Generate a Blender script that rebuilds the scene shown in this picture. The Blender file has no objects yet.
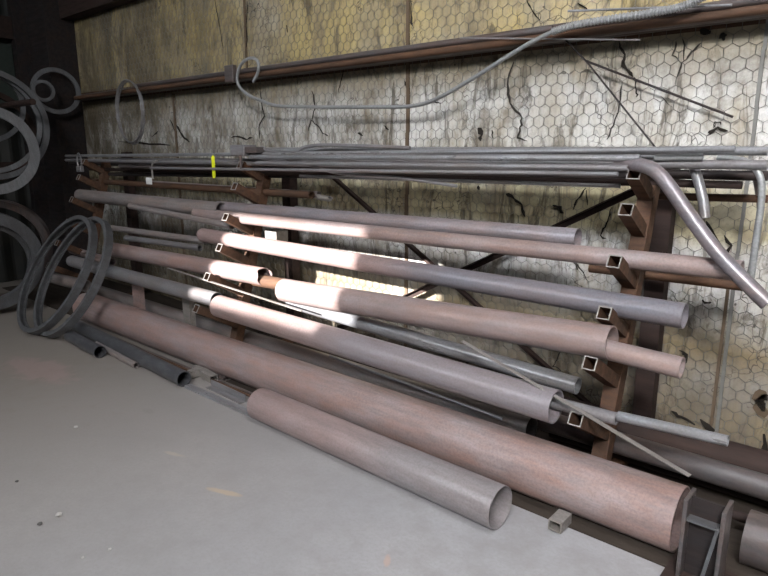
import bpy, bmesh, math, random
from mathutils import Vector, Matrix
random.seed(7)
S = bpy.context.scene
COL = S.collection

# ------------------------------------------------------------------ camera
F = 615.0; CX, CY = 384.0, 288.0
PITCH = math.radians(12.47); YAW = math.radians(40.9)
CAM = Vector((0, -3.54, 1.62))
cd = bpy.data.cameras.new('camera'); cam = bpy.data.objects.new('camera', cd); COL.objects.link(cam)
cam.location = CAM; cam.rotation_euler = (math.pi/2 - PITCH, 0, YAW)
cd.sensor_width = 36; cd.lens = 36*F/768; cd.clip_start = .05
S.camera = cam
Fh = Vector((-math.sin(YAW), math.cos(YAW), 0)); Rh = Vector((math.cos(YAW), math.sin(YAW), 0))

def ray(px, py):
    dx = (px-CX)/F; dy = -(py-CY)/F
    f = math.cos(PITCH)+dy*math.sin(PITCH); u = -math.sin(PITCH)+dy*math.cos(PITCH)
    return Fh*f + Rh*dx + Vector((0, 0, u))
def PY(px, py, y):
    r = ray(px, py); return CAM + r*((y-CAM.y)/r.y)
def PX(px, py, x):
    r = ray(px, py); return CAM + r*((x-CAM.x)/r.x)
def PZ(px, py, z):
    r = ray(px, py); return CAM + r*((z-CAM.z)/r.z)

# ------------------------------------------------------------------ object helpers
def link(o, parent=None):
    COL.objects.link(o)
    if parent is not None:
        o.parent = parent
        bpy.context.view_layer.update()
        o.matrix_parent_inverse = parent.matrix_world.inverted()
    return o
def tag(o, label=None, cat=None, group=None, kind=None):
    if label: o['label'] = label
    if cat: o['category'] = cat
    if group: o['group'] = group
    if kind: o['kind'] = kind
    return o
def empty(name, loc):
    o = bpy.data.objects.new(name, None); o.empty_display_size = .1; o.location = loc
    COL.objects.link(o); bpy.context.view_layer.update(); return o
def mesh_obj(name, verts, faces, mat, parent=None, loc=(0,0,0), smooth=False, bevel=0, rot=None):
    me = bpy.data.meshes.new(name); me.from_pydata([tuple(v) for v in verts], [], faces); me.update()
    bm = bmesh.new(); bm.from_mesh(me); bmesh.ops.recalc_face_normals(bm, faces=bm.faces); bm.to_mesh(me); bm.free()
    if smooth:
        me.polygons.foreach_set('use_smooth', [True]*len(me.polygons))
    me.materials.append(mat)
    o = bpy.data.objects.new(name, me); o.location = loc
    if rot is not None: o.rotation_mode = 'QUATERNION'; o.rotation_quaternion = rot
    link(o, parent)
    if bevel:
        b = o.modifiers.new('bevel', 'BEVEL'); b.width = bevel; b.segments = 2; b.limit_method = 'ANGLE'
    return o
def sharp(o, ang=40):
    me = o.data
    bm = bmesh.new(); bm.from_mesh(me)
    for e in bm.edges:
        if len(e.link_faces) == 2 and e.calc_face_angle() > math.radians(ang): e.smooth = False
    bm.to_mesh(me); bm.free()
    return o

class MB:
    def __init__(s): s.v = []; s.f = []
    def box(s, x0, x1, y0, y1, z0, z1):
        n = len(s.v)
        s.v += [(x, y, z) for x in (x0, x1) for y in (y0, y1) for z in (z0, z1)]
        s.f += [tuple(n+i for i in q) for q in ((0,1,3,2),(4,6,7,5),(0,4,5,1),(2,3,7,6),(0,2,6,4),(1,5,7,3))]
        return s
    def prism(s, prof, p0, p1, up=Vector((0,0,1)), closed=True):
        """profile of (a,b) points swept from p0 to p1; a = sideways, b = along up"""
        d = (Vector(p1)-Vector(p0)).normalized(); side = d.cross(up).normalized(); u = side.cross(d)
        n = len(s.v); k = len(prof)
        for p in (p0, p1):
            for a, b in prof: s.v.append(tuple(Vector(p)+side*a+u*b))
        for i in range(k):
            j = (i+1) % k; s.f.append((n+i, n+j, n+k+j, n+k+i))
        s.f.append(tuple(range(n+k-1, n-1, -1))); s.f.append(tuple(range(n+k, n+2*k)))
        return s
    def boxtube(s, p0, p1, w, h, t, up=Vector((0,0,1))):
        """hollow rectangular tube open at both ends"""
        d = (Vector(p1)-Vector(p0)).normalized(); side = d.cross(up).normalized(); u = side.cross(d)
        n = len(s.v)
        for p in (p0, p1):
            for (ww, hh) in ((w/2, h/2), (w/2-t, h/2-t)):
                for a, b in ((-1,-1),(1,-1),(1,1),(-1,1)): s.v.append(tuple(Vector(p)+side*a*ww+u*b*hh))
        for i in range(4):
            j = (i+1) % 4
            s.f += [(n+i, n+j, n+8+j, n+8+i), (n+4+i, n+12+i, n+12+j, n+4+j), (n+i, n+4+i, n+4+j, n+j), (n+8+i, n+8+j, n+12+j, n+12+i)]
        return s
    def tube(s, pts, r, seg=8, cap=True):
        """solid rod along a polyline"""
        pts = [Vector(p) for p in pts]; n0 = len(s.v); m = len(pts)
        ref = None
        for i, p in enumerate(pts):
            d = (pts[min(i+1, m-1)]-pts[max(i-1, 0)]).normalized()
            if ref is None:
                ref = d.orthogonal().normalized()
            ref = (ref - d*ref.dot(d)).normalized(); b = d.cross(ref)
            rr = r[i] if isinstance(r, (list, tuple)) else r
            for k in range(seg):
                a = 2*math.pi*k/seg; s.v.append(tuple(p+ref*math.cos(a)*rr+b*math.sin(a)*rr))
        for i in range(m-1):
            for k in range(seg):
                j = (k+1) % seg; a = n0+i*seg
                s.f.append((a+k, a+j, a+seg+j, a+seg+k))
        if cap:
            s.f.append(tuple(n0+k for k in range(seg-1, -1, -1))); s.f.append(tuple(n0+(m-1)*seg+k for k in range(seg)))
        return s
    def build(s, name, mat, parent=None, smooth=False, bevel=0):
        # re-centre so that object coordinates are local
        if parent is None:
            lo = Vector([min(v[i] for v in s.v) for i in range(3)]); hi = Vector([max(v[i] for v in s.v) for i in range(3)])
            c = (lo+hi)/2; c.z = lo.z
        else: c = parent.matrix_world.translation
        o = mesh_obj(name, [Vector(v)-c for v in s.v], s.f, mat, parent, c, smooth, bevel)
        if smooth: sharp(o)
        return o

def smooth_path(pts, n=8):
    pts = [Vector(p) for p in pts]; out = []
    for i in range(len(pts)-1):
        p0 = pts[max(i-1, 0)]; p1 = pts[i]; p2 = pts[i+1]; p3 = pts[min(i+2, len(pts)-1)]
        for k in range(n):
            t = k/n
            out.append(.5*((2*p1)+(p2-p0)*t+(2*p0-5*p1+4*p2-p3)*t*t+(3*p1-p0-3*p2+p3)*t**3))
    out.append(pts[-1]); return out

# ------------------------------------------------------------------ materials
class N:
    def __init__(s, name):
        s.m = bpy.data.materials.new(name); s.m.use_nodes = True
        s.t = s.m.node_tree; s.b = s.t.nodes['Principled BSDF']
        s.tc = s.t.nodes.new('ShaderNodeTexCoord')
    def n(s, typ, **kw):
        x = s.t.nodes.new('ShaderNode'+typ)
        for k, v in kw.items():
            if k in x.inputs.keys() if isinstance(k, str) else False: x.inputs[k].default_value = v
            else: setattr(x, k, v)
        return x
    def l(s, a, b): s.t.links.new(a, b)
    def math(s, op, a, b=None, c=None, clamp=False):
        x = s.t.nodes.new('ShaderNodeMath'); x.operation = op; x.use_clamp = clamp
        for i, v in enumerate((a, b, c)):
            if v is None: continue
            if isinstance(v, (int, float)): x.inputs[i].default_value = v
            else: s.l(v, x.inputs[i])
        return x.outputs[0]
    def vec(s, scale=(1,1,1), rot=(0,0,0), loc=(0,0,0), src=None):
        x = s.t.nodes.new('ShaderNodeMapping'); x.inputs['Scale'].default_value = scale
        x.inputs['Rotation'].default_value = rot; x.inputs['Location'].default_value = loc
        s.l(src or s.tc.outputs['Object'], x.inputs[0]); return x.outputs[0]
    def noise(s, v, scale, detail=5, rough=.6, dist=0):
        x = s.t.nodes.new('ShaderNodeTexNoise'); x.inputs['Scale'].default_value = scale
        x.inputs['Detail'].default_value = detail; x.inputs['Roughness'].default_value = rough
        x.inputs['Distortion'].default_value = dist
        s.l(v, x.inputs['Vector']); return x.outputs[0]
    def ramp(s, f, stops, interp='LINEAR'):
        x = s.t.nodes.new('ShaderNodeValToRGB'); x.color_ramp.interpolation = interp
        e = x.color_ramp.elements
        while len(e) < len(stops): e.new(.5)
        for el, (p, c) in zip(e, stops):
            el.position = p; el.color = (c, c, c, 1) if isinstance(c, (int, float)) else (*c, 1)
        s.l(f, x.inputs[0]); return x.outputs[0]
    def mix(s, f, a, b, mode='MIX'):
        x = s.t.nodes.new('ShaderNodeMix'); x.data_type = 'RGBA'; x.blend_type = mode
        for i, v in ((0, f), (6, a), (7, b)):
            if isinstance(v, (int, float)): x.inputs[i].default_value = v
            elif isinstance(v, tuple): x.inputs[i].default_value = (*v, 1)
            else: s.l(v, x.inputs[i])
        return x.outputs[2]
    def bump(s, h, strength=.3, dist=.01, nrm=None):
        x = s.t.nodes.new('ShaderNodeBump'); x.inputs['Strength'].default_value = strength
        x.inputs['Distance'].default_value = dist; s.l(h, x.inputs['Height'])
        if nrm: s.l(nrm, x.inputs['Normal'])
        return x.outputs[0]
    def out(s, col, rough=.6, metal=0, nrm=None, spec=None):
        if isinstance(col, tuple): s.b.inputs['Base Color'].default_value = (*col, 1)
        else: s.l(col, s.b.inputs['Base Color'])
        if isinstance(rough, (int, float)): s.b.inputs['Roughness'].default_value = rough
        else: s.l(rough, s.b.inputs['Roughness'])
        if isinstance(metal, (int, float)): s.b.inputs['Metallic'].default_value = metal
        else: s.l(metal, s.b.inputs['Metallic'])
        if nrm: s.l(nrm, s.b.inputs['Normal'])
        if spec is not None: s.b.inputs['Specular IOR Level'].default_value = spec
        return s.m

def metal_mat(name, base, rust, amount=.5, rough=.5, metal=.3, split=None, base2=None, scale=1.0, dark=None):
    """worn steel: base tone with patches of rust; split = local x past which base2 takes over"""
    w = N(name)
    v = w.vec((.35*scale, 1*scale, 1*scale))
    n1 = w.noise(v, 9, 6, .65); n2 = w.noise(w.vec((.12, 1, 1), loc=(3, 1, 7)), 26, 4, .7); n3 = w.noise(w.vec(), 90, 3, .6)
    f = w.ramp(n1, [(max(0, .5-amount*.35-.1), 0), (min(1, .78-amount*.35), 1)])
    b = base
    if split is not None:
        sx = w.t.nodes.new('ShaderNodeSeparateXYZ'); w.l(w.tc.outputs['Object'], sx.inputs[0])
        s1 = w.math('ADD', sx.outputs[0], w.math('MULTIPLY', w.math('SUBTRACT', n1, .5), 1.0))
        fs = w.ramp(w.math('ADD', w.math('MULTIPLY', w.math('SUBTRACT', s1, split), 2.0), .5, clamp=True), [(0, 0), (1, 1)])
        b = w.mix(fs, base, base2)
        f = w.math('MULTIPLY', f, w.math('SUBTRACT', 1.0, w.math('MULTIPLY', fs, .75)))
        f = w.math('MULTIPLY', f, amount+.25)
    c = w.mix(f, b, rust)
    c = w.mix(w.ramp(n2, [(.38, 0), (.66, .6)]), c, tuple(x*.5 for x in base), 'MIX')
    c = w.mix(w.ramp(n3, [(.3, .25), (.6, 0)]), c, dark or (.03, .026, .024))
    r = w.math('ADD', w.math('MULTIPLY', n2, .25), rough-.1)
    h = w.math('ADD', w.math('MULTIPLY', n3, .4), n1)
    return w.out(c, r, metal, w.bump(h, .25, .006))

PINK = (.40, .265, .235); RUST = (.24, .11, .07)
M_pink = metal_mat('pink_rusted_steel', (.34, .29, .29), (.31, .195, .165), .5, .42, .1)
M_pink2 = metal_mat('pink_grey_steel', (.34, .29, .29), (.30, .20, .17), .45, .38, .12)
M_greypink = metal_mat('grey_dusty_steel', (.27, .26, .265), (.27, .21, .185), .45, .36, .15)
M_blue = metal_mat('blue_grey_mill_scale', (.19, .19, .215), (.21, .16, .15), .3, .36, .25)
M_mixed = metal_mat('pink_to_blue_grey_steel', (.40, .30, .29), (.30, .19, .16), .5, .33, .2, split=.25, base2=(.17, .18, .21))
M_mixed2 = metal_mat('rust_to_grey_steel', (.34, .22, .19), (.27, .13, .09), .5, .38, .15, split=-.3, base2=(.20, .185, .185))
M_lilac = metal_mat('lilac_grey_steel', (.30, .29, .325), (.29, .225, .215), .45, .33, .2)
M_mixed3 = metal_mat('pink_to_grey_steel', (.34, .27, .265), (.32, .21, .185), .5, .38, .12, split=.1, base2=(.26, .25, .255))
M_mixed4 = metal_mat('pink_to_lilac_steel', (.38, .30, .29), (.32, .20, .17), .55, .34, .15, split=-.2, base2=(.25, .24, .26))
M_mottle = metal_mat('mottled_grey_steel', (.17, .175, .185), (.06, .06, .065), .7, .4, .2, scale=2.2)
M_galv = metal_mat('galvanised_steel', (.36, .375, .40), (.25, .23, .22), .35, .28, .4)
M_lgrey = metal_mat('dull_grey_steel', (.26, .265, .28), (.2, .17, .16), .35, .36, .25)
M_dgrey = metal_mat('dark_grey_steel', (.11, .108, .112), (.12, .08, .065), .4, .38, .2)
M_rust = metal_mat('brown_rusted_steel', (.075, .05, .037), (.12, .062, .036), .6, .65, .1)
M_drust = metal_mat('dark_brown_rusted_steel', (.038, .028, .026), (.05, .03, .024), .5, .7, .1)
M_black = metal_mat('blackened_steel', (.035, .035, .038), (.05, .035, .03), .4, .5, .3)
M_ring = metal_mat('bluish_grey_ring_steel', (.17, .18, .19), (.10, .095, .095), .5, .5, .3)
M_ringpale = metal_mat('pale_grey_flange_steel', (.20, .21, .215), (.13, .125, .125), .5, .55, .2)
M_edge = metal_mat('bright_cut_steel', (.38, .36, .34), (.25, .22, .19), .4, .45, .3)
M_conduit = metal_mat('pale_conduit', (.34, .35, .36), (.3, .3, .29), .4, .45, .3)
def plain(name, c, rough=.6):
    w = N(name); n = w.noise(w.vec(), 30, 4)
    return w.out(w.mix(w.ramp(n, [(.35, 0), (.75, .5)]), c, tuple(x*.6 for x in c)), rough, 0)
M_yellow = plain('yellow_plastic_tag', (.75, .78, .02), .4)
M_white = plain('white_card_tag', (.6, .6, .58), .7)
M_dark = plain('dark_tar_paper', (.022, .018, .014), .9)
M_brownpaper = plain('brown_torn_paper', (.11, .075, .045), .9)
M_wire = plain('dull_wire', (.17, .165, .15), .6)
M_board = metal_mat('brown_dirt_and_gap_shade', (.075, .06, .048), (.045, .034, .026), .6, .9, 0)
M_stone = plain('pale_pebble', (.45, .43, .4), .9)
M_stoned = plain('dark_pebble', (.08, .075, .07), .9)
M_gasket = plain('black_blob', (.02, .02, .02), .7)

for m_ in (M_rust, M_drust, M_black, M_board, M_dark): m_.node_tree.nodes['Principled BSDF'].inputs['Specular IOR Level'].default_value = .18
for m_ in (M_lilac, M_mixed3, M_mixed4, M_blue, M_greypink, M_lgrey, M_galv, M_mixed, M_mixed2, M_pink2): m_.node_tree.nodes['Principled BSDF'].inputs['Specular IOR Level'].default_value = .8
# floor: worn concrete with paint stains
w = N('worn_concrete')
v = w.vec(src=w.tc.outputs['Object'])
n1 = w.noise(v, .9, 6, .6); n2 = w.noise(v, 7, 6, .65); n3 = w.noise(v, 60, 4, .7)
c = w.mix(w.ramp(n1, [(.3, 0), (.7, 1)]), (.285, .282, .292), (.35, .34, .34))
c = w.mix(w.ramp(n2, [(.35, .5), (.6, 0)]), c, (.21, .195, .185))
c = w.mix(w.ramp(n3, [(.3, .35), (.55, 0)]), c, (.23, .22, .21))
sx = w.t.nodes.new('ShaderNodeSeparateXYZ'); w.l(v, sx.inputs[0])
def stain(c, cx, cy, rx, ry, rot, col, amt):
    vv = w.vec((1/rx, 1/ry, 1), src=w.vec(loc=(0,0,0), rot=(0,0,0)))
    m = w.t.nodes.new('ShaderNodeMapping'); m.vector_type = 'TEXTURE'
    m.inputs['Location'].default_value = (cx, cy, 0); m.inputs['Rotation'].default_value = (0, 0, rot); m.inputs['Scale'].default_value = (rx, ry, 1)
    w.l(w.tc.outputs['Object'], m.inputs[0])
    ln = w.t.nodes.new('ShaderNodeVectorMath'); ln.operation = 'LENGTH'; w.l(m.outputs[0], ln.inputs[0])
    d = w.math('ADD', ln.outputs['Value'], w.math('MULTIPLY', n2, .9))
    return w.mix(w.math('MULTIPLY', w.ramp(d, [(.75, 1), (1.35, 0)]), amt), c, col)
STAINS = [(-2.37, -2.0, .20, .045, .35, (.44, .33, .22), .7), (-2.9, -1.95, .17, .04, .3, (.40, .34, .27), .5), (-1.43, -1.87, .03, .08, .6, (.5, .3, .2), .45),
          (-4.9, -1.9, .9, .35, .1, (.30, .22, .20), .7), (-3.55, -1.75, .12, .06, 0, (.2, .19, .18), .5)]
c = w.mix(w.math('MULTIPLY', w.ramp(w.math('ADD', w.math('MULTIPLY', w.math('ADD', sx.outputs[0], 1.6), -.3), w.math('MULTIPLY', w.math('SUBTRACT', n2, .5), .6)), [(0, 0), (1, 1)]), .85), c, (.205, .175, .145))
for st in STAINS: c = stain(c, *st)
M_floor = w.out(c, w.math('ADD', w.math('MULTIPLY', n2, .3), .5), 0, w.bump(w.math('ADD', n3, w.math('MULTIPLY', n2, 2)), .25, .004))

# insulation-board wall: stained paper facing that bulges through hexagonal wire
CW, CH = .070, .060       # hexagon column pitch, row pitch
w = N('stained_insulation_facing')
pos = w.tc.outputs['Object']
sx = w.t.nodes.new('ShaderNodeSeparateXYZ'); w.l(pos, sx.inputs[0]); X_, Z_ = sx.outputs[0], sx.outputs[2]
big = w.noise(w.vec((.6, 1, 1)), 1.6, 6, .6); med = w.noise(w.vec((1, 1, .45)), 6, 6, .65, .4); fine = w.noise(w.vec(), 45, 4, .7)
streak = w.noise(w.vec((5, 1, .35)), 3, 5, .6)
zz = w.math('ADD', Z_, w.math('MULTIPLY', w.math('SUBTRACT', big, .5), .22))
zn = w.math('DIVIDE', zz, 3.4)
def zs(z): return z/3.4
zone = w.ramp(zn, [(zs(0), (.09, .07, .05)), (zs(.22), (.19, .16, .12)), (zs(.42), (.27, .25, .22)), (zs(.58), (.21, .155, .08)), (zs(.72), (.38, .365, .33)),
                   (zs(.95), (.62, .62, .61)), (zs(1.12), (.62, .62, .61)), (zs(1.2), (.48, .42, .25)), (zs(1.4), (.48, .43, .27)), (zs(1.5), (.60, .585, .54)),  # yellowish band: stain with the pipe bundle's shadow painted into it
                   (zs(1.95), (.60, .59, .56)), (zs(2.1), (.34, .31, .25)), (zs(2.26), (.28, .23, .13)), (zs(2.4), (.37, .305, .175)), (zs(3.1), (.35, .285, .155))])
c = w.mix(w.ramp(med, [(.42, 0), (.7, .75)]), zone, (.27, .21, .12))
blot = w.noise(w.vec((1, 1, .7), loc=(9, 2, 4)), 3.2, 6, .7, .5)
c = w.mix(w.ramp(blot, [(.52, 0), (.66, .8)]), c, (.15, .12, .08))
och = w.math('MULTIPLY', w.ramp(w.noise(w.vec((1, 1, .5), loc=(2, 7, 1)), 2.4, 6, .7, .6), [(.45, 0), (.6, 1)]), w.ramp(zn, [(zs(2.2), 0), (zs(2.35), .8)]))
c = w.mix(och, c, (.50, .385, .15))
c = w.mix(w.ramp(w.noise(w.vec((2.2, 1, .5), loc=(4, 4, 4)), 4, 6, .75, .8), [(.53, 0), (.62, .8)]), c, (.06, .045, .025))
c = w.mix(w.ramp(big, [(.5, 0), (.75, .4)]), c, (.52, .51, .49))
c = w.mix(w.ramp(streak, [(.56, 0), (.74, .6)]), c, (.15, .12, .08))
# dirt plus light falloff painted in towards the far left end of the wall
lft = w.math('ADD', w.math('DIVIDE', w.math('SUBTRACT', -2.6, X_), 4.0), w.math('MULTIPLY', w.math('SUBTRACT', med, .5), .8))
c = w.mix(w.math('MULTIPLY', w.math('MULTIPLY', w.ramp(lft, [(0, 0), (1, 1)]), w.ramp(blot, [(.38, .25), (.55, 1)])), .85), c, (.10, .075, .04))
c = w.mix(w.ramp(fine, [(.3, .4), (.5, 0)]), c, (.16, .14, .11))
# speckled tears
vo = w.t.nodes.new('ShaderNodeTexVoronoi'); vo.feature = 'DISTANCE_TO_EDGE'; vo.inputs['Scale'].default_value = 2.2
dv = w.t.nodes.new('ShaderNodeVectorMath'); dv.operation = 'ADD'
nv = w.t.nodes.new('ShaderNodeTexNoise'); nv.inputs['Scale'].default_value = 7; w.l(pos, nv.inputs['Vector'])
w.l(w.vec((1.3, 1, .8)), dv.inputs[0]); w.l(nv.outputs[1], dv.inputs[1]); w.l(dv.outputs[0], vo.inputs['Vector'])
crack = w.math('MULTIPLY', w.ramp(vo.outputs['Distance'], [(.006, 1), (.02, 0)]), w.ramp(w.noise(w.vec(loc=(5, 0, 2)), 2.6, 3), [(.52, 0), (.6, 1)]))
c = w.mix(w.math('MULTIPLY', crack, .85), c, (.035, .025, .018))
# hexagon pillows
def frac_d(ox, oz):
    fx = w.math('MULTIPLY', w.math('SUBTRACT', w.math('FRACT', w.math('ADD', w.math('DIVIDE', X_, CW), 100+ox)), .5), CW)
    fz = w.math('MULTIPLY', w.math('SUBTRACT', w.math('FRACT', w.math('ADD', w.math('DIVIDE', Z_, 2*CH), 100+oz)), .5), 2*CH)
    return w.math('ADD', w.math('MULTIPLY', fx, fx), w.math('MULTIPLY', fz, fz))
d = w.math('MINIMUM', frac_d(0, 0), frac_d(.5, .5))
pil = w.math('SUBTRACT', 1.0, w.math('DIVIDE', d, .0014))
h = w.math('ADD', w.math('MULTIPLY', pil, 1.0), w.math('MULTIPLY', med, 1.6))
h = w.math('ADD', h, w.math('MULTIPLY', fine, .7))
M_wall = w.out(c, .85, 0, w.bump(h, .5, .009))

w = N('dark_corrugated_sheet')
sx = w.t.nodes.new('ShaderNodeSeparateXYZ'); w.l(w.tc.outputs['Object'], sx.inputs[0])
n1 = w.noise(w.vec(), 3, 5)
c = w.mix(w.ramp(n1, [(.4, 0), (.7, 1)]), (.018, .020, .018), (.032, .028, .022))
M_sheet = w.out(c, .6, .2)
M_shell = plain('grey_sheet_cladding', (.09, .088, .084), .8)
M_green = plain('faded_green_board', (.03, .04, .032), .8)

# ------------------------------------------------------------------ the building
XL, XR, YF, ZT = -8.7, 3.4, -7.5, 6.6
def struct(name, mb, mat, parent=None):
    o = mb.build(name, mat, parent)
    if parent is None: o['kind'] = 'structure'
    return o
def flat(name, mb, mat):           # structure with its origin at the world origin
    o = mesh_obj(name, mb.v, mb.f, mat); o['kind'] = 'structure'; return o
flat('floor', MB().box(XL-.1, XR+.1, YF-.1, .1, -.12, 0), M_floor)
flat('ceiling', MB().box(XL-.1, XR+.1, YF-.1, .1, ZT, ZT+.1), M_shell)
wall = flat('wall_back', MB().box(XL-.1, XR+.1, 0, .08, 0, 3.25), M_wall)
flat('trim_1', MB().box(XL-.1, XR+.1, .0, .1, 3.25, ZT), M_shell)

# left wall of ribbed sheet
mb = MB(); y = YF
ys = []; k = 0
while y < 0.02:
    ys.append((y, (0, .03)[(k//2) % 2])); y += (.03, .09)[k % 2]; k += 1
prof = [(yy, XL+dd) for yy, dd in ys]
for (ya, xa), (yb, xb) in zip(prof, prof[1:]):
    n = len(mb.v); mb.v += [(xa, ya, 0), (xb, yb, 0), (xb, yb, ZT), (xa, ya, ZT)]; mb.f.append((n, n+1, n+2, n+3))
n = len(mb.v); mb.v += [(XL-.06, YF, 0), (XL-.06, .02, 0), (XL-.06, .02, ZT), (XL-.06, YF, ZT)]; mb.f.append((n, n+1, n+2, n+3))
flat('wall_left', mb, M_sheet)
# right wall and the wall behind the viewer, with a window for the sun and a high daylight opening
flat('wall_right', MB().box(XR, XR+.08, YF-.1, 0, 0, ZT), M_shell)
SUN = Vector((.10, 1.0, -.36)).normalized()
def through(p): return Vector(p) - SUN*((p[1]-YF)/SUN.y)
wa = through((-4.0, -.75, .44)); wb = through((-2.62, -.75, 1.18))
OX0, OX1, OZ0, OZ1 = 0, 3.0, 4.6, 5.9      # frosted daylight panel
holes = [(wa.x, wb.x, wa.z, wb.z)]
xs = sorted({XL-.1, XR+.1, *[h[0] for h in holes], *[h[1] for h in holes]}); zs_ = sorted({0, ZT, *[h[2] for h in holes], *[h[3] for h in holes]})
mb = MB()
for x0, x1 in zip(xs, xs[1:]):
    for z0, z1 in zip(zs_, zs_[1:]):
        cx, cz = (x0+x1)/2, (z0+z1)/2
        if any(h[0] < cx < h[1] and h[2] < cz < h[3] for h in holes): continue
        mb.box(x0, x1, YF-.08, YF, z0, z1)
flat('wall_front', mb, M_shell)
w = N('glowing_frosted_panel'); w.out((.7, .72, .75), .6)
w.b.inputs['Emission Color'].default_value = (.9, .95, 1, 1); w.b.inputs['Emission Strength'].default_value = 3
flat('window_1', MB().box(OX0, OX1, YF, YF+.03, OZ0, OZ1), w.m)
flat('added_sheen_panel', MB().box(-6.2, -2.6, YF, YF+.03, 3.95, 5.05), w.m)  # unseen glowing panel, added to give the pipes a sheen
flat('added_roof_panel', MB().box(-.9, 1.5, -3.8, -2.2, ZT-.03, ZT), w.m)  # unseen glowing roof panel, added to brighten floor and pipe tops

# dark upper girt, corner column, seams and battens
flat('trim_2', MB().box(XL, XR, -.16, 0, 3.16, 3.36), M_drust)
flat('trim_3', MB().box(-8.62, -8.0, -.34, -.0, 0, 5.9).box(-8.62, -8.5, -.5, -.34, 0, 5.9), M_black)
flat('trim_4', MB().box(XL+.03, XL+.16, -5.5, -.5, 2.95, 3.2).box(XL+.03, XL+.16, -5.5, -.5, 1.35, 1.5), M_drust)
flat('trim_5', MB().box(XL+.03, XL+.06, -1.9, -.5, 2.15, 2.9), M_green)
def seam(i, x, wd, z0, z1, mat):
    mb = MB(); zc = z0
    while zc < z1:
        z2 = min(z1, zc+random.uniform(.15, .4)); j = random.uniform(-.004, .004)
        mb.box(x-wd/2+j, x+wd/2+j, -.012, .0, zc, z2); zc = z2
    flat('trim_%d' % i, mb, mat)
seam(6, -2.84, .026, 0, 3.15, M_brownpaper); seam(7, -.665, .016, .1, 3.15, M_wire); seam(8, -4.66, .022, 2.3, 3.15, M_brownpaper)
seam(9, -5.9, .03, 0, 2.2, M_brownpaper); seam(10, .9, .035, 0, 3.15, M_brownpaper)
flat('trim_11', MB().box(-.70, -.685, -.010, 0, .1, .93), M_brownpaper)

# chicken wire netting: real hexagons in one mesh, held just off the facing
def netting():
    V = []; Fc = []
    x0, x1, z0, z1 = -7.6, .8, .0, 3.15
    a = CH*2/3
    def bar(p, q, r=.0010):
        n = len(V); dx, dz = q[0]-p[0], q[1]-p[1]; L = math.hypot(dx, dz); sx_, sz_ = -dz/L*r, dx/L*r
        for (x, z) in (p, q):
            V.extend([(x+sx_, -.006, z+sz_), (x-sx_, -.006, z-sz_), (x, -.009, z)])
        Fc.extend([(n, n+1, n+4, n+3), (n+1, n+2, n+5, n+4), (n+2, n, n+3, n+5)])
    r0 = int(z0/CH); r1 = int(z1/CH)
    for r in range(r0, r1):
        zc = r*CH + .0; off = CW/2 if r % 2 else 0
        k0 = int(x0/CW); k1 = int(x1/CW)
        for k in range(k0, k1):
            # cell centre at (k+.5)*CW + off : matches the bulges of the facing
            cx = (k+.5)*CW + off; cz = zc + CH
            j = lambda: random.uniform(-.0018, .0018)
            top = (cx, cz+a); tr = (cx+CW/2, cz+a/2); br = (cx+CW/2, cz-a/2); tl = (cx-CW/2, cz+a/2)
            bar((top[0]+j(), top[1]+j()), tr); bar((top[0]+j(), top[1]), tl); bar(tr, br, .0014)
    return V, Fc
V, Fc = netting()
net = mesh_obj('wire_netting', V, Fc, M_wire)
tag(net, 'hexagonal chicken wire netting stretched over the stained insulated back wall', 'wire netting')

# torn paper and cracks in the facing: dark ragged strips that stand a little proud
def tear(pts, wd, mat=M_dark, y=-.011):
    P = [PY(px, py, y) for px, py in pts]; mb = MB(); m = len(P); tot = 0
    L = []; R_ = []
    sub = []
    for i in range(m-1):
        for k in range(3):
            t = k/3; sub.append((P[i].lerp(P[i+1], t), 1))
    sub.append((P[-1], 1)); m = len(sub)
    rad = []
    pp = []
    for i, (p, _) in enumerate(sub):
        pp.append(p+Vector((random.uniform(-.006, .006), 0, random.uniform(-.006, .006)))); rad.append(wd*random.uniform(.35, 1.2)*(1 if 0 < i < m-1 else .3))
    n = 0
    for i, p in enumerate(pp):
        d = pp[min(i+1, m-1)]-pp[max(i-1, 0)]; s = Vector((-d.z, 0, d.x)).normalized()*rad[i]
        mb.v += [tuple(p+s), tuple(p-s), tuple(p+s+Vector((0, .004, 0))), tuple(p-s+Vector((0, .004, 0)))]
    for i in range(m-1):
        a = 4*i
        mb.f += [(a, a+1, a+5, a+4), (a+2, a+6, a+7, a+3), (a, a+4, a+6, a+2), (a+1, a+3, a+7, a+5)]
    mb.f += [(0, 2, 3, 1), (4*m-4, 4*m-3, 4*m-1, 4*m-2)]
    mb.build('paper_tear', mat, wall)
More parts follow.
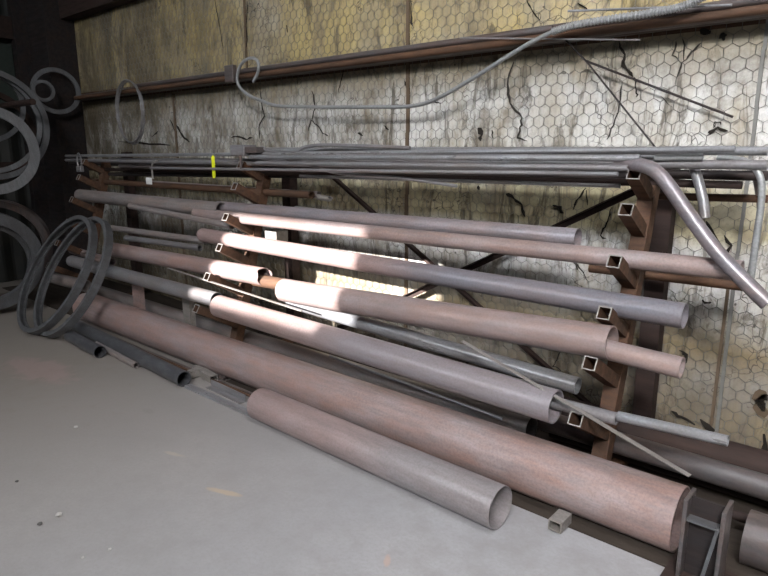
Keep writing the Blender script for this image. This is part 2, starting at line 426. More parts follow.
TEARS = [
 ([(513, 62), (508, 80), (507, 95), (512, 108), (522, 117)], .011), ([(522, 117), (520, 128), (518, 138), (527, 141)], .008),
 ([(478, 128), (481, 134), (480, 141)], .03), ([(491, 131), (493, 138)], .012),
 ([(506, 193), (514, 199), (521, 205), (524, 217)], .018), ([(512, 226), (519, 231), (523, 230)], .035),
 ([(478, 185), (480, 190)], .018), ([(455, 221), (457, 225)], .018), ([(552, 206), (560, 208), (563, 213)], .016),
 ([(586, 187), (581, 196), (575, 204), (573, 210)], .010), ([(586, 190), (588, 206)], .008),
 ([(611, 208), (609, 218), (605, 226), (600, 235)], .008), ([(600, 235), (605, 239)], .008),
 ([(618, 42), (624, 55), (623, 66), (633, 76)], .016), ([(634, 76), (636, 90), (637, 97)], .006),
 ([(622, 86), (620, 105), (614, 125), (607, 139)], .006), ([(676, 40), (673, 55), (680, 62)], .005), ([(702, 42), (690, 53), (683, 62), (677, 76)], .006),
 ([(683, 38), (684, 60)], .006), ([(707, 133), (717, 128), (727, 130)], .018), ([(712, 129), (716, 122), (722, 124)], .006),
 ([(722, 34), (724, 40)], .035), ([(700, 30), (710, 33)], .03),
 ([(311, 120), (316, 125), (323, 133), (328, 137)], .009), ([(311, 121), (308, 131)], .007), ([(312, 90), (315, 108), (311, 121)], .006),
 ([(343, 70), (341, 82), (338, 92)], .007), ([(383, 125), (388, 130)], .012), ([(358, 133), (363, 135)], .014),
 ([(260, 88), (262, 106), (264, 116), (259, 125), (259, 138)], .008), ([(231, 138), (238, 136), (246, 139), (252, 138)], .012),
 ([(176, 125), (182, 136), (189, 142)], .02), ([(170, 120), (176, 134)], .012), ([(152, 137), (158, 131)], .012), ([(118, 141), (140, 143), (170, 145)], .015),
 ([(540, 20), (530, 8), (526, 0)], .006), ([(578, 2), (588, 10)], .008), ([(411, 0), (411, 14), (412, 26)], .012),
 ([(247, 0), (246, 25), (247, 40), (245, 55)], .009), ([(215, 0), (219, 25), (223, 48)], .006), ([(286, 25), (287, 33)], .01),
 ([(403, 228), (408, 224), (412, 229)], .014), ([(569, 250), (574, 262), (578, 270)], .006), ([(575, 262), (586, 279)], .005),
 ([(428, 100), (440, 103)], .007), ([(405, 80), (407, 92), (407, 140)], .008),
 ([(702, 299), (706, 302), (712, 303)], .010), ([(766, 395), (760, 400), (764, 412)], .03), ([(765, 435), (762, 460)], .03),
 ([(560, 352), (556, 360), (553, 366), (561, 371)], .008), ([(680, 350), (687, 356), (683, 364)], .02), ([(672, 412), (682, 418), (694, 424)], .02), ([(700, 420), (712, 430), (706, 436)], .03),
 ([(724, 236), (730, 246), (722, 262)], .012), ([(706, 220), (714, 235), (722, 250)], .012), ([(660, 96), (672, 108)], .004)]
for pts, wd in TEARS: tear(pts, wd*.62)
tear([(767, 392), (757, 398), (762, 412), (768, 412)], .03, M_brownpaper)

# ------------------------------------------------------------------ the rust-brown girt shelf
mb = MB()
prof = [(0, 0), (.20, 0), (.20, .07), (.192, .07), (.192, .008), (.008, .008), (.008, .11), (0, .11)]
# channel: lies along x, lip up at the front
mb.prism([(-a, b) for a, b in prof], (-8.0, -.002, 2.215), (XR-.01, -.002, 2.215))
gt = mb.build('steel_girt', M_rust)
tag(gt, 'long rust-brown steel channel girt running along the upper back wall', 'girt')

# ------------------------------------------------------------------ pipes
def pipe(label, p0, p1, r, mat, wall_t=None, name='steel_pipe', cat='pipe', group=None, sag=0, seg=28, rend=None, ragged=0):
    p0, p1 = Vector(p0), Vector(p1)
    if p0.x > p1.x: p0, p1 = p1, p0
    L = (p1-p0).length; mid = (p0+p1)/2
    t = wall_t or max(.0025, r*.09)
    q = Vector((1, 0, 0)).rotation_difference(p1-p0)
    V = []; Fc = []; nx = max(2, int(L/.35))
    rings = []
    def ring(x, rr, dz, rag=0):
        n = len(V)
        for k in range(seg):
            a = 2*math.pi*k/seg
            xx = x + (rag*(.6*math.sin(a*2+1)+.4*math.sin(a*5)) if rag else 0)
            V.append((xx, rr*math.cos(a), rr*math.sin(a)+dz))
        return n
    seq = []
    for i in range(nx+1):
        u = i/nx; x = -L/2+L*u; seq.append((x, r, -sag*4*u*(1-u), ragged if i in (0, nx) else 0))
    for i in range(nx, -1, -1):
        u = i/nx; x = -L/2+L*u; seq.append((x, r-t, -sag*4*u*(1-u), ragged if i in (0, nx) else 0))
    ids = [ring(*s) for s in seq]; ids.append(ids[0])
    for a, b in zip(ids, ids[1:]):
        for k in range(seg):
            j = (k+1) % seg; Fc.append((a+k, b+k, b+j, a+j))
    o = mesh_obj(name, V, Fc, mat, None, mid, True, 0, q); sharp(o, 50)
    tag(o, label, cat, group); return o
def pyp(label, l, r_, y, rad, mat, y2=None, **kw):
    return pipe(label, PY(*l, y), PY(*r_, y if y2 is None else y2), rad, mat, **kw)

# floor row
A = pipe('longest and thickest pinkish rusted pipe, lying along the foot of the rack', (-6.02, -1.03, .145), (-.56, -1.03, .145), .138, M_pink, .008, seg=48)
B = pipe('thick grey-pink steel pipe lying on the concrete in front of the longest pipe', (-2.92, -1.345, .098), (-1.20, -1.375, .098), .098, M_mixed3, .004, seg=44)
pipe('mottled grey pipe on the floor whose open end lies beside the flat bar', (-5.85, -1.262, .058), PZ(184, 379, .058), .056, M_mottle, .005)
pipe('short stubby grey pipe on the floor nearest the leaning hoops', PZ(70, 336, .052), PZ(100, 352, .052), .05, M_mottle, .004)
pipe('short thin grey pipe on the floor between two thicker short pipes', PZ(101, 343, .026)+Vector((0, -.035, 0)), PZ(139, 365, .026)+Vector((0, -.02, 0)), .024, M_greypink, .003)
pipe('pinkish pipe lying behind the longest pipe on the floor', (-7.15, -.62, .122), (-1.45, -.62, .122), .072, M_greypink, .005)
pipe('thin rusty bar lying in the gap in front of the longest pipe', (-5.6, -1.17, .010), (-3.0, -1.185, .010), .010, M_rust, .003, name='steel_bar', cat='bar')
pipe('second thin dark bar lying in the gap in front of the longest pipe', (-5.3, -1.145, .009), (-3.2, -1.150, .009), .009, M_dgrey, .003, name='steel_bar', cat='bar')
mb = MB().box(-3.72, -2.75, -1.385, -1.335, .0, .022)
tag(mb.build('flat_bar', M_galv, None, False, .002), 'pale flat steel bar running from the tube ends to the thick grey-pink floor pipe', 'bar')
mb = MB().boxtube(PZ(196, 368, .03)+Vector((.0, 0, 0)), PZ(214, 379, .03), .06, .05, .004)
tag(mb.build('tube_offcut', M_edge), 'short square tube offcut on floor beside the mottled grey pipe end', 'offcut')
pipe('small dark round offcut on floor next to the flat bar', PZ(214, 373, .022), PZ(226, 379, .022), .02, M_dgrey, .004, name='tube_offcut', cat='offcut')
mb = MB().prism([(0, 0), (.05, 0), (.05, .005), (.005, .005), (.005, .05), (0, .05)], PZ(212, 386, 0), PZ(246, 402, 0))
tag(mb.build('angle_offcut', M_lgrey), 'small grey angle iron offcut lying along front of the pale flat bar', 'offcut')

# rack rows, left and right
R1 = pyp('long slim pinkish pipe on the upper arms reaching right past the right upright', (196, 213), (742, 271), -.67, .044, M_pink2, sag=.004)
pyp('long lilac-grey pipe just behind and above the rust-ended upper pipe', (218, 207), (578, 238), -.57, .048, M_lilac)
pyp('pale short pipe with small open end lying against the wall side of the lilac-grey pipe', (296, 210), (410, 225), -.50, .030, M_galv)
pyp('dusty brown-grey pipe in the dark at left of the upper arms', (80, 195), (222, 210), -.63, .062, M_greypink)
pyp('thin grey pipe under the dusty brown-grey pipe at far left', (130, 206), (232, 226), -.70, .026, M_greypink)
pyp('slim rusty pipe with open end below the yellow tag', (90, 181), (312, 195), -.45, .028, M_rust)
pyp('second slim pipe tucked behind the slim rusty one, its open end by the broken stub', (150, 183), (319, 195), -.38, .026, M_greypink)
pyp('short broken stub of thin pipe beside the two slim open pipe ends', (318, 197), (330, 199), -.42, .02, M_edge, ragged=.012)
pyp('long pipe turning from pink rust at left to blue-grey steel at right', (203, 235), (685, 316), -.75, .0565, M_mixed, sag=.006, seg=36)
pyp('slim brown pipe with its end behind the pink start of the two-toned pipe', (112, 228), (206, 241), -.66, .028, M_greypink)
pyp('slim grey pipe lying just above the left rusty pipe', (126, 238), (200, 248), -.72, .026, M_lgrey)
P4 = pyp('thick pink-rusted pipe lying across the middle of the rack', (284, 290), (612, 343), -.88, .078, M_pink2, sag=.004, seg=44, ragged=.0)
pyp('left pink pipe with a slanting cut end facing the thick mid-rack pipe', (110, 249), (264, 277), -.86, .066, M_pink, ragged=.02)
pyp('pinkish pipe sticking out of the thick mid-rack pipe at right', (560, 338), (682, 368), -.88, .046, M_pink2)
pyp('rusty inner pipe bridging the gap between the two big mid-rack pipes', (255, 280), (292, 286), -.86, .044, M_rust)
P5 = pyp('thick dusty pipe with blue-grey top on the lower rack arms', (219, 306), (556, 407), -1.06, .079, M_mixed4, seg=44)
pyp('grey-blue pipe at left that ends beside the thick dusty lower pipe', (72, 261), (217, 300), -1.055, .056, M_lgrey)
pyp('short grey length joining the thick dusty pipe to the thin galvanised one', (548, 401), (617, 419), -1.02, .028, M_lgrey)
pyp('thin galvanised pipe reaching right from the lower arm towards the wall corner', (618, 416), (728, 441), -1.0, .022, M_galv)
pyp('shiny galvanised pipe lying behind the thick dusty lower pipe', (290, 302), (578, 386), -.78, .043, M_galv)
pyp('slender dark pipe in shade above the shiny galvanised pipe', (345, 300), (470, 330), -.62, .02, M_dgrey)
pyp('long rust-red pipe resting on wall side near the right upright', (590, 268), (752, 287), -.34, .024, M_rust)
pyp('thin pale rod running just under the thick dusty lower pipe', (330, 356), (502, 419), -.86, .009, M_galv)
pyp('short pink pipe peeping between the leaning hoops', (50, 277), (86, 286), -.98, .06, M_greypink)
pyp('rusted pipe end seen behind the leaning hoops at upper left', (72, 250), (112, 262), -.75, .04, M_pink2)

# lower right heap behind the rack foot
pipe('big dark rusted pipe low against the back wall at right', (-3.0, -.32, .14), (1.2, -.32, .14), .088, M_drust, seg=36)
pipe('dark blue-black pipe with a shiny top edge behind the stub post', (-1.38, -.63, .20), (1.2, -.63, .20), .055, M_dgrey, seg=32)
pipe('dark rusted pipe under the shiny-topped one', (-1.38, -.50, .102), (1.1, -.50, .102), .05, M_drust)
pipe('thick grey pipe on the floor to the right of the stub post', (-.34, -.92, .11), (1.3, -.92, .11), .108, M_dgrey, .006, seg=40)
pipe('dark bar on the floor under the lower arms', (-1.38, -.72, .075), (.9, -.72, .075), .022, M_drust)
flat('trim_12', MB().box(-3.6, 2.2, -1.175, -.001, .0005, .009).box(-8.3, -3.6, -1.06, -.001, .0005, .009), M_board)  # brown dirt strip, widened under the rack to paint its dark gaps

# bundle on the top arms
ztop = 1.545
bund = [
 ((66, 156), (735, 149), -.62, .014, M_galv, 'pale thin conduit on top front edge of the upper bundle'),
 ((252, 150), (768, 151), -.50, .019, M_galv, 'bright galvanised conduit starting at the grey clamp on the upper bundle'),
 ((250, 157), (640, 158), -.66, .016, M_galv, 'blue-grey pipe along the front of the upper bundle'),
 ((256, 163), (628, 168), -.68, .014, M_lgrey, 'slim grey pipe directly under the blue-grey pipe at the front of the bundle'),
 ((150, 168), (618, 174), -.70, .010, M_lgrey, 'slimmest front rod of the bundle, lying against the top arm end'),
 ((110, 160), (768, 165), -.56, .020, M_lgrey, 'dark grey pipe inside the upper bundle reaching past right edge'),
 ((66, 160), (560, 169), -.60, .016, M_lgrey, 'medium grey pipe in the middle of the upper bundle'),
 ((120, 166), (632, 175), -.54, .018, M_dgrey, 'dark pipe low in the upper bundle, partly hidden by its front pipes'),
 ((90, 169), (742, 185), -.44, .018, M_drust, 'dark rusty pipe low in the upper bundle near the wall'),
 ((300, 176), (620, 186), -.50, .010, M_lgrey, 'thin grey rod lowest of upper bundle, ending at the top arm'),
 ((70, 163), (768, 176), -.36, .022, M_black, 'blackened pipe nearest the wall in the upper bundle'),
 ((380, 155), (700, 157), -.40, .014, M_lgrey, 'grey tube on wall side of the upper bundle'),
 ((655, 158), (703, 157), -.58, .015, M_conduit, 'short pale tube lying on the bundle right of the top arm'),
 ((650, 196), (768, 199), -.30, .018, M_rust, 'rusty brown rod below the bundle behind the bent pipes'),
 ((100, 174), (470, 177), -.40, .02, M_black, 'black pipe in the shade under the upper bundle')]
for l, r_, y, rad, m, lab in bund: pyp(lab, l, r_, y, rad, m, seg=16, sag=0)

def rod(label, pts, r, mat, name='steel_rod', cat='rod', seg=10, group=None, smooth_n=8, straight=False):
    pts = pts if straight else smooth_path(pts, smooth_n)
    o = MB().tube(pts, r, seg).build(name, mat, None, True); tag(o, label, cat, group); return o
rod('thin pale tube kinking down out of the bundle towards the right', [PY(285, 158, -.6), PY(305, 163, -.62), PY(325, 170, -.64), PY(345, 174, -.64), PY(400, 178, -.64), PY(457, 186, -.6)], .010, M_lgrey)
rod('bent grey cable dipping over the bundle right of the clamp', [PY(262, 147, -.6), PY(268, 150, -.62), PY(280, 153, -.62), PY(295, 152, -.62), PY(305, 147, -.6), PY(330, 145, -.58), PY(410, 148, -.56)], .012, M_lgrey, 'cable', 'cable')

# flexible conduit from the girt to upper right
cond = empty('flexible_conduit', PY(260, 100, -.22))
tag(cond, 'grey conduit looped at the girt bracket, sagging and then climbing to upper right', 'conduit')
path = [(253, 82), (258, 72), (258, 62), (252, 58), (243, 62), (238, 72), (238, 84), (247, 94), (262, 101), (280, 106), (320, 107), (375, 107), (412, 106), (436, 99), (470, 80), (505, 58), (530, 43), (552, 32)]
ys_ = [-.24, -.25, -.26, -.26, -.26, -.26, -.25, -.24, -.22, -.2, -.18, -.18, -.18, -.2, -.22, -.24, -.25, -.26]
MB().tube(smooth_path([PY(a, b, c_) for (a, b), c_ in zip(path, ys_)], 7), .0125, 12).build('plain_conduit', M_conduit, cond, True)
path2 = [(552, 32), (575, 25), (610, 19), (650, 13), (680, 7), (706, -4)]
sp = smooth_path([PY(a, b, -.26) for a, b in path2], 14)
# ribbed armour: alternate radii along the path
dense = []
for a, b in zip(sp, sp[1:]):
    for k in range(3): dense.append(a.lerp(b, k/3))
MB().tube(dense, [.020 if (i//2) % 2 else .0155 for i in range(len(dense))], 12).build('ribbed_armour', M_conduit, cond, False)
br = MB().box(-4.66, -4.54, -.25, -.205, 2.20, 2.34)
tag(br.build('junction_box', M_dgrey, None, False, .006), 'small grey metal box on the girt where the conduit loops', 'box')

# pieces lying on the girt
gz = 2.30
def gp(label, x0, x1, y, z, r, mat, **kw): pipe(label, (x0, y, z), (x1, y, z), r, mat, seg=14, **kw)
gp('slim dark pipe lying along the back of the girt shelf', -7.9, 2.2, -.05, gz-.036, .038, M_dgrey)
gp('grey pipe lying along the middle of the girt shelf', -7.9, 1.5, -.118, gz-.048, .027, M_dgrey)
gp('rusty pipe lying along the front of the girt shelf', -7.8, 2.0, -.168, gz-.052, .022, M_rust)
gp('slim grey tube stacked on top of the other pipes on the girt', -6.4, 1.3, -.14, gz-.005, .022, M_dgrey)
rod('short pale rod resting on the girt at upper right', [PY(568, 11, -.21), PY(732, 5, -.21)], .006, M_galv, straight=True)
rod('long thin pale rod hanging loose just beneath the girt', [PY(460, 38, -.21), PY(640, 40, -.2)], .005, M_lgrey, straight=True)
rod('thin dark rod slanting right and down across the wall to its free end', [PY(586, 61, -.08), PY(733, 117, -.05)], .006, M_black, straight=True)
rod('thin dark rod slanting steeply from the girt down to the bundle', [PY(552, 26, -.16), PY(586, 61, -.09), PY(655, 147, -.10)], .005, M_black, straight=True)
lp = [PY(131, 113, -.23)+Vector((math.cos(a)*.27, 0, math.sin(a)*.315)) for a in [2*math.pi*k/40 for k in range(41)]]
mb = MB()
for k in range(3):
    mb.tube([p+Vector((random.uniform(-.01, .01), -.012*k, .008*k)) for p in lp], .007, 6)
o = mb.build('wire_coil', M_lgrey, None, True); tag(o, 'loop of grey wire hanging on the back wall under left part of the girt', 'wire')

# bent pipes at right
rod('thick grey bent pipe drooping from the bundle to the right edge', [PY(618, 163, -.62), PY(640, 165, -.66), PY(655, 171, -.68), PY(668, 185, -.70), PY(692, 219, -.72), PY(722, 258, -.74), PY(768, 304, -.76)], .031, M_blue, 'bent_pipe', 'pipe', 20)
rod('short bent grey pipe hanging behind the thick drooping one', [PY(694, 168, -.5), PY(698, 180, -.52), PY(703, 200, -.54), PY(705, 218, -.55)], .022, M_lgrey, 'bent_pipe', 'pipe', 16)
rod('thin galvanised conduit bent into an elbow at the right edge', [PY(718, 158, -.5), PY(740, 160, -.52), PY(753, 166, -.54), PY(761, 180, -.55), PY(761, 205, -.55), PY(756, 240, -.55), PY(751, 278, -.55)], .014, M_conduit, 'bent_conduit', 'conduit', 16)
rod('slim grey pipe leaning upright behind the elbow conduit', [PY(751, 160, -.3), PY(760, 215, -.3), PY(748, 282, -.3)], .012, M_dgrey)

# thin strips leaning through the rack
def strip(label, p0, p1, wd, th, mat):
    o = MB().prism([(-wd/2, -th/2), (wd/2, -th/2), (wd/2, th/2), (-wd/2, th/2)], p0, p1).build('flat_strip', mat); tag(o, label, 'strip'); return o
strip('thin pale steel strip slanting down from lower pipes to the stub post', PY(462, 341, -1.0), PY(690, 476, -1.18), .024, .004, M_edge)
strip('narrow bright strip slanting between the two rows at left of mid-rack', PY(168, 268, -1.0), PY(302, 311, -.98), .022, .004, M_edge)

# ------------------------------------------------------------------ rack frames
def rack(x, label, foot=True):
    T = .06
    rk = empty('pipe_rack', (x, -.2, 0)); tag(rk, label, 'rack', 'pipe rack frames')
    MB().boxtube((x, -.17, 0), (x, -.17, 1.62), .10, .08, .006, up=Vector((0, 1, 0))).build('rear_upright', M_drust, rk)
    top = Vector((x, -.40, 1.52)); bot = Vector((x, -.80, .05))
    MB().boxtube(bot, top, .075, .075, .005, up=Vector((0, 1, 0))).build('front_upright', M_rust, rk)
    ends = [(-.65, 1.525), (-.713, 1.365), (-.808, 1.14), (-.879, .915), (-1.0, .71), (-1.11, .485)]
    for y, z in ends:
        # arm slopes up and outwards from the front upright
        sl = .56
        # upright y at height z
        yu = -.40 - (1.52-z)/1.47*.40
        for _ in range(4):
            zr = z - sl*(yu-y); yu = -.40 - (1.52-zr)/1.47*.40
        a = MB().boxtube((x, y, z), (x, yu-.03, z-sl*(yu-.03-y)), T, T, .005).build('arm', M_rust, rk)
        m = MB(); d = Vector((0, -(yu-y), sl*(yu-y))).normalized()
        p = Vector((x, y, z)); m.boxtube(p, p+d*.004, T+.001, T+.001, .0055).build('cut_end', M_edge, a)
    if foot:
        MB().boxtube((x, -.885, .025), (x, -.12, .025), .06, .05, .005).build('foot', M_rust, rk)
    return rk
rack(-1.0, 'brown steel pipe rack frame at right with six upturned square tube arms')
rack(-3.95, 'pipe rack frame in middle of the row, behind the sunlit pipes')
rack(-6.65, 'pipe rack frame in the dark near the corner, behind the leaning hoops')
def chock(label, x):
    o = MB().boxtube((x, -1.255, .034), (x, -1.15, .034), .06, .048, .005).build('tube_chock', M_edge); tag(o, label, 'chock')
chock('small square tube chock wedged at the right against the longest pipe, by the open floor', -1.0)
chock('small square tube chock against longest pipe near the mottled grey pipe end', -3.86)
blk = MB().box(-3.88, -3.74, -.50, -.38, .93, 1.02)
tag(blk.build('spacer_block', M_edge, None, False, .004), 'small pale block wedged on an arm above the sunlit two-toned pipe', 'block')

# stub posts under the left pipes
def post(label, x, y, z1, wd, mat):
    o = MB().boxtube((x, y, 0), (x, y, z1), wd, .05, .004, up=Vector((0, 1, 0))).build('stub_post', mat); tag(o, label, 'post', None)
p = PY(140, 300, -.875); post('tan rusty stub post holding up the grey-blue left pipe', p.x, -.885, .50, .12, M_pink)
p = PY(190, 310, -.875); post('pale stub post right of the tan rusty one, under the grey-blue pipe', p.x, -.885, .46, .10, M_edge)

# braces behind the pipes
def brace(label, p0, p1):
    d = .04
    o = MB().prism([(0, 0), (d, 0), (d, .006), (.006, .006), (.006, d), (0, d)], p0, p1, up=Vector((0, -1, 0))).build('cross_brace', M_drust)
    tag(o, label, 'brace', None)
brace('dark angle iron brace rising to the right upright of the rack', PY(335, 328, -.10), PY(642, 184, -.10))
brace('dark angle iron brace falling from the bundle towards lower right', PY(322, 164, -.06), PY(602, 412, -.06))

# ------------------------------------------------------------------ I-section stub post in the right foreground
hp = empty('stanchion', (-.44, -1.16, 0)); tag(hp, 'dark steel I-section stub post standing at right end of the longest pipe', 'post')
zt = .34
MB().box(-.515, -.500, -1.22, -1.10, .012, zt).build('flange', M_dgrey, hp, False, .002)
MB().box(-.385, -.370, -1.22, -1.10, .012, zt).build('flange', M_dgrey, hp, False, .002)
MB().box(-.500, -.385, -1.166, -1.154, .012, zt-.004).build('web', M_black, hp)
MB().box(-.500, -.385, -1.215, -1.166, zt-.085, zt-.078).build('stiffener', M_ring, hp, False, .001)
MB().prism([(-.004, -.006), (.004, -.006), (.004, .006), (-.004, .006)], (-.392, -1.205, .27), (-.43, -1.205, .012)).build('gusset', M_ring, hp)
MB().box(-.56, -.33, -1.28, -1.05, 0, .012).build('base_plate', M_drust, hp)

# ------------------------------------------------------------------ hoops and rings at left
def ring_mesh(R, radial, axial, groove=0, seg=72):
    """ring around local z"""
    if groove:
        pr = [(R, -axial/2), (R, axial/2), (R-radial, axial/2), (R-radial, axial/2-.012), (R-groove, axial/2-.012), (R-groove, -axial/2+.012), (R-radial, -axial/2+.012), (R-radial, -axial/2)]
    else: pr = [(R, -axial/2), (R, axial/2), (R-radial, axial/2), (R-radial, -axial/2)]
    k = len(pr); V = []; Fc = []
    for i in range(seg):
        a = 2*math.pi*i/seg
        for r_, z in pr: V.append((r_*math.cos(a), r_*math.sin(a), z))
    for i in range(seg):
        j = (i+1) % seg
        for m in range(k):
            n_ = (m+1) % k; Fc.append((i*k+m, j*k+m, j*k+n_, i*k+n_))
    return V, Fc
def ring(name, label, cat, c, normal, R, radial, axial, mat, groove=0, group=None):
    V, Fc = ring_mesh(R, radial, axial, groove)
    q = Vector((0, 0, 1)).rotation_difference(Vector(normal))
    o = mesh_obj(name, V, Fc, mat, None, c, True, 0, q); sharp(o, 30); tag(o, label, cat, group); return o
# leaning hoops: bottom on the floor, top against the pipe ends
def lean_hoop(label, bottom, top, yawx):
    b = Vector(bottom); t = Vector(top); a = (t-b); R = a.length/2; c = (b+t)/2
    side = Vector((math.cos(yawx), math.sin(yawx), 0)); side = (side - a.normalized()*side.dot(a.normalized())).normalized()
    n = side.cross(a).normalized()
    ring('steel_hoop', label, 'hoop', c, n, R, .040, .065, M_ring, .012, 'rolled hoops leaning on the pipes')
lean_hoop('rolled channel steel hoop leaning on the pipes, left one of the leaning pair', (-6.02, -1.60, .02), (-5.90, -1.0, 1.02), -.04)
lean_hoop('rolled channel steel hoop leaning on the pipes, right one of the leaning pair', (-5.82, -1.54, .02), (-5.66, -.96, 1.02), -.07)
# flat rings hung above
def wring(label, px, py, X, R, radial, ax, mat, tilt=(0, 0), name='flange_ring', cat='ring', group=None):
    c = PX(px, py, X); ring(name, label, cat, c, (1, tilt[0], tilt[1]), R, radial, ax, mat, 0, group)
wring('pale flat flange ring hanging frontmost at the left edge', -10, 150, -6.9, .43, .095, .02, M_ringpale, (-.15, .12))
wring('grey ring hanging behind the pale flange ring, reaching furthest right', -11, 124, -7.3, .56, .055, .05, M_ring, (-.1, .08))
wring('darker narrow ring hung inside the furthest reaching ring', -16, 122, -7.45, .53, .05, .05, M_ring, (-.25, .1))
wring('small ring hung high at the left edge inside the larger ones', -18, 104, -7.6, .40, .05, .04, M_ring, (-.2, .1))
wring('dark rusty ring at the back of the hanging rings', -14, 135, -7.8, .50, .06, .05, M_drust, (-.1, .1))
pg = MB().tube([(XL+.03, -1.05, 2.1), (-6.7, -1.05, 2.1)], .03, 12).build('wall_peg', M_drust, None, True)
tag(pg, 'dark steel peg on the left wall that carries the hanging rings', 'peg')
# lower stack standing on the floor
wring('grey rolled ring standing on the floor, frontmost of lower left stack', -13, 262, -6.85, .50, .11, .08, M_ring, (-.1, -.12))
wring('narrow grey ring standing inside the front ring of lower left stack', -16, 266, -6.95, .44, .05, .06, M_ring, (-.1, -.12))
wring('dark ring standing behind the front ring of lower left stack', -8, 253, -7.25, .56, .07, .06, M_dgrey, (-.1, -.1))
wring('dark ring at the back of the lower left stack', -2, 250, -7.5, .55, .05, .05, M_dgrey, (-.05, -.1))
# coil of hose high in the corner
wring('dark grey hoop hung in the corner beside the insulated wall', 56, 91, -7.85, .265, .05, .03, M_ring, (-.2, .1), 'small_hoop', 'hoop')
wring('little steel collar hung next to the corner hoop', 43, 91, -7.75, .12, .035, .05, M_ring, (-.2, .1), 'steel_collar', 'collar')

# ------------------------------------------------------------------ small things on the bundle
tg = MB().prism([(-.014, 0), (.014, 0), (.02, .02), (.02, .16), (.009, .175), (-.009, .175), (-.02, .16), (-.02, .02)], PY(214, 178, -.68), PY(214, 178, -.68)+Vector((0, .003, 0)))
o = empty('hang_tag', PY(214, 178, -.68)); tag(o, 'bright yellow narrow hang tag dangling from the upper bundle', 'tag')
tg.build('tag_plate', M_yellow, o)
MB().tube([PY(214, 156, -.68), PY(214, 151, -.66)], .003, 6).build('string', M_wire, o)
o = empty('white_tag', PY(149, 181, -.68)); tag(o, 'small white tag tied by wire hook under the bundle at left', 'tag')
c0 = PY(149, 181, -.68); MB().box(c0.x-.05, c0.x+.05, c0.y-.004, c0.y+.004, c0.z-.03, c0.z+.03).build('tag_plate', M_white, o, False, .004)
MB().tube(smooth_path([PY(153, 179, -.68), PY(152, 170, -.68), PY(153, 163, -.68), PY(158, 160, -.66)], 5), .008, 8).build('wire_hook', M_edge, o, True)
o = empty('pipe_clamp', PY(240, 158, -.66)); tag(o, 'grey block clamp gripping the upper bundle right of the yellow tag', 'clamp')
c0 = PY(240, 151, -.67); MB().box(c0.x-.085, c0.x+.085, c0.y-.03, c0.y+.09, c0.z-.035, c0.z+.045).build('jaw', M_lgrey, o, False, .006)
MB().box(c0.x+.08, c0.x+.22, c0.y-.02, c0.y+.06, c0.z-.015, c0.z+.03).build('handle', M_dgrey, o, False, .006)
MB().tube([c0+Vector((.05, -.035, -.03)), c0+Vector((.05, -.035, -.13))], .010, 8).build('bolt', M_dgrey, o, True)
o = empty('padlock', PY(80, 165, -.62)); tag(o, 'small dark clamp hanging by a loop at the left end of the bundle', 'clamp')
c0 = PY(80, 168, -.66); MB().box(c0.x-.05, c0.x+.05, c0.y-.02, c0.y+.02, c0.z-.04, c0.z+.02).build('body', M_lgrey, o, False, .006)
MB().tube(smooth_path([c0+Vector(v) for v in ((-.03, 0, .0), (-.05, 0, .08), (0, 0, .15), (.05, 0, .08), (.03, 0, 0))], 5), .009, 8).build('shackle', M_lgrey, o, True)

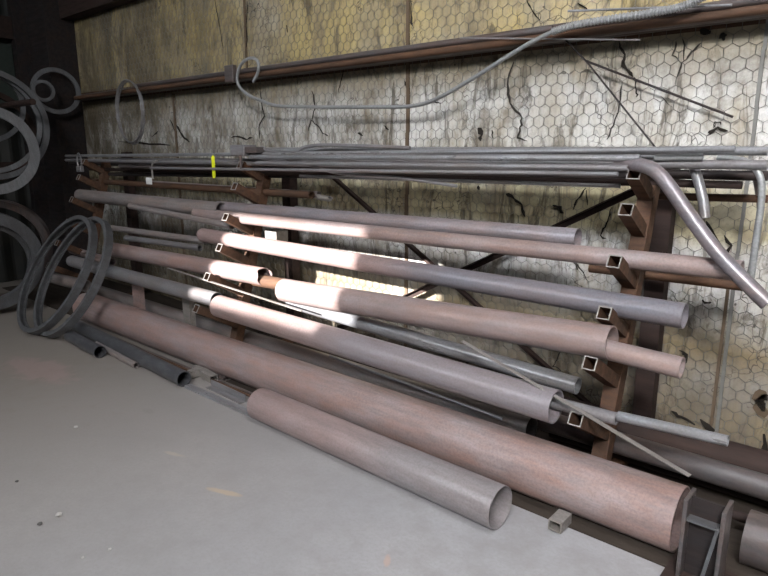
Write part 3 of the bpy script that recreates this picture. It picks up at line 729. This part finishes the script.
# pebbles and scraps on the floor
def pebble(label, px, py, r, mat):
    bm = bmesh.new(); bmesh.ops.create_icosphere(bm, subdivisions=2, radius=r)
    for v in bm.verts: v.co *= random.uniform(.75, 1.1); v.co.z *= .55
    lo = min(v.co.z for v in bm.verts)
    me = bpy.data.meshes.new('pebble'); bm.to_mesh(me); bm.free(); me.materials.append(mat)
    o = bpy.data.objects.new('pebble', me); p = PZ(px, py, 0); o.location = (p.x, p.y, -lo); COL.objects.link(o); tag(o, label, 'pebble', 'pebbles on the floor')
pebble('two-toned crumb of rubble on the open floor at lower left', 59, 516, .016, M_stone)
pebble('dark chip of rubble beside the two-toned crumb', 40, 525, .012, M_stoned)
pebble('tiny dark flake on floor near the left edge', 17, 482, .009, M_stoned)
pebble('white crumb nearest the bottom edge of the floor', 83, 558, .007, M_stone)
pebble('white sliver on floor right of the crumb by the bottom edge', 110, 550, .008, M_stone)
pebble('pale flake on the floor left of the short stubby pipe', 76, 428, .014, M_stone)

# ------------------------------------------------------------------ light
def area(name, loc, tgt, sx_, sy_, e, col, spread=180):
    l = bpy.data.lights.new(name, 'AREA'); l.shape = 'RECTANGLE'; l.size = sx_; l.size_y = sy_; l.energy = e; l.color = col; l.spread = math.radians(spread)
    o = bpy.data.objects.new(name, l); COL.objects.link(o); o.location = loc
    o.rotation_euler = (Vector(tgt)-Vector(loc)).to_track_quat('-Z', 'Y').to_euler(); return o
area('daylight_and_fill_panel', ((OX0+OX1)/2, YF+.06, (OZ0+OZ1)/2), ((OX0+OX1)/2-1.9, 0, .8), OX1-OX0, OZ1-OZ0, 820, (.97, .97, 1.0), 100)
area('daylight_and_fill_panel', (-4.4, YF+.06, 4.5), (-3.2, 0, .9), 3.6, 1.1, 170, (.88, .93, 1.0), 120)  # added fill from behind the viewer, for sheen along the pipes
area('roof_fill', (.3, -3.0, ZT-.06), (-.4, -1.6, 0), 2.4, 1.6, 250, (.92, .94, 1.0), 120)  # added overhead fill for the floor and the tops of the pipes
l = bpy.data.lights.new('sun', 'SUN'); l.energy = 46; l.angle = math.radians(.8); l.color = (1, .97, .96)
o = bpy.data.objects.new('sun', l); COL.objects.link(o); o.rotation_euler = SUN.to_track_quat('-Z', 'Y').to_euler()
wd = bpy.data.worlds.new('sky'); S.world = wd; wd.use_nodes = True
wd.node_tree.nodes['Background'].inputs[0].default_value = (.62, .75, 1, 1); wd.node_tree.nodes['Background'].inputs[1].default_value = 1.0

S.view_settings.view_transform = 'Standard'; S.view_settings.look = 'None'; S.view_settings.gamma = 1
S.view_settings.use_curve_mapping = False; S.view_settings.exposure = -0.58
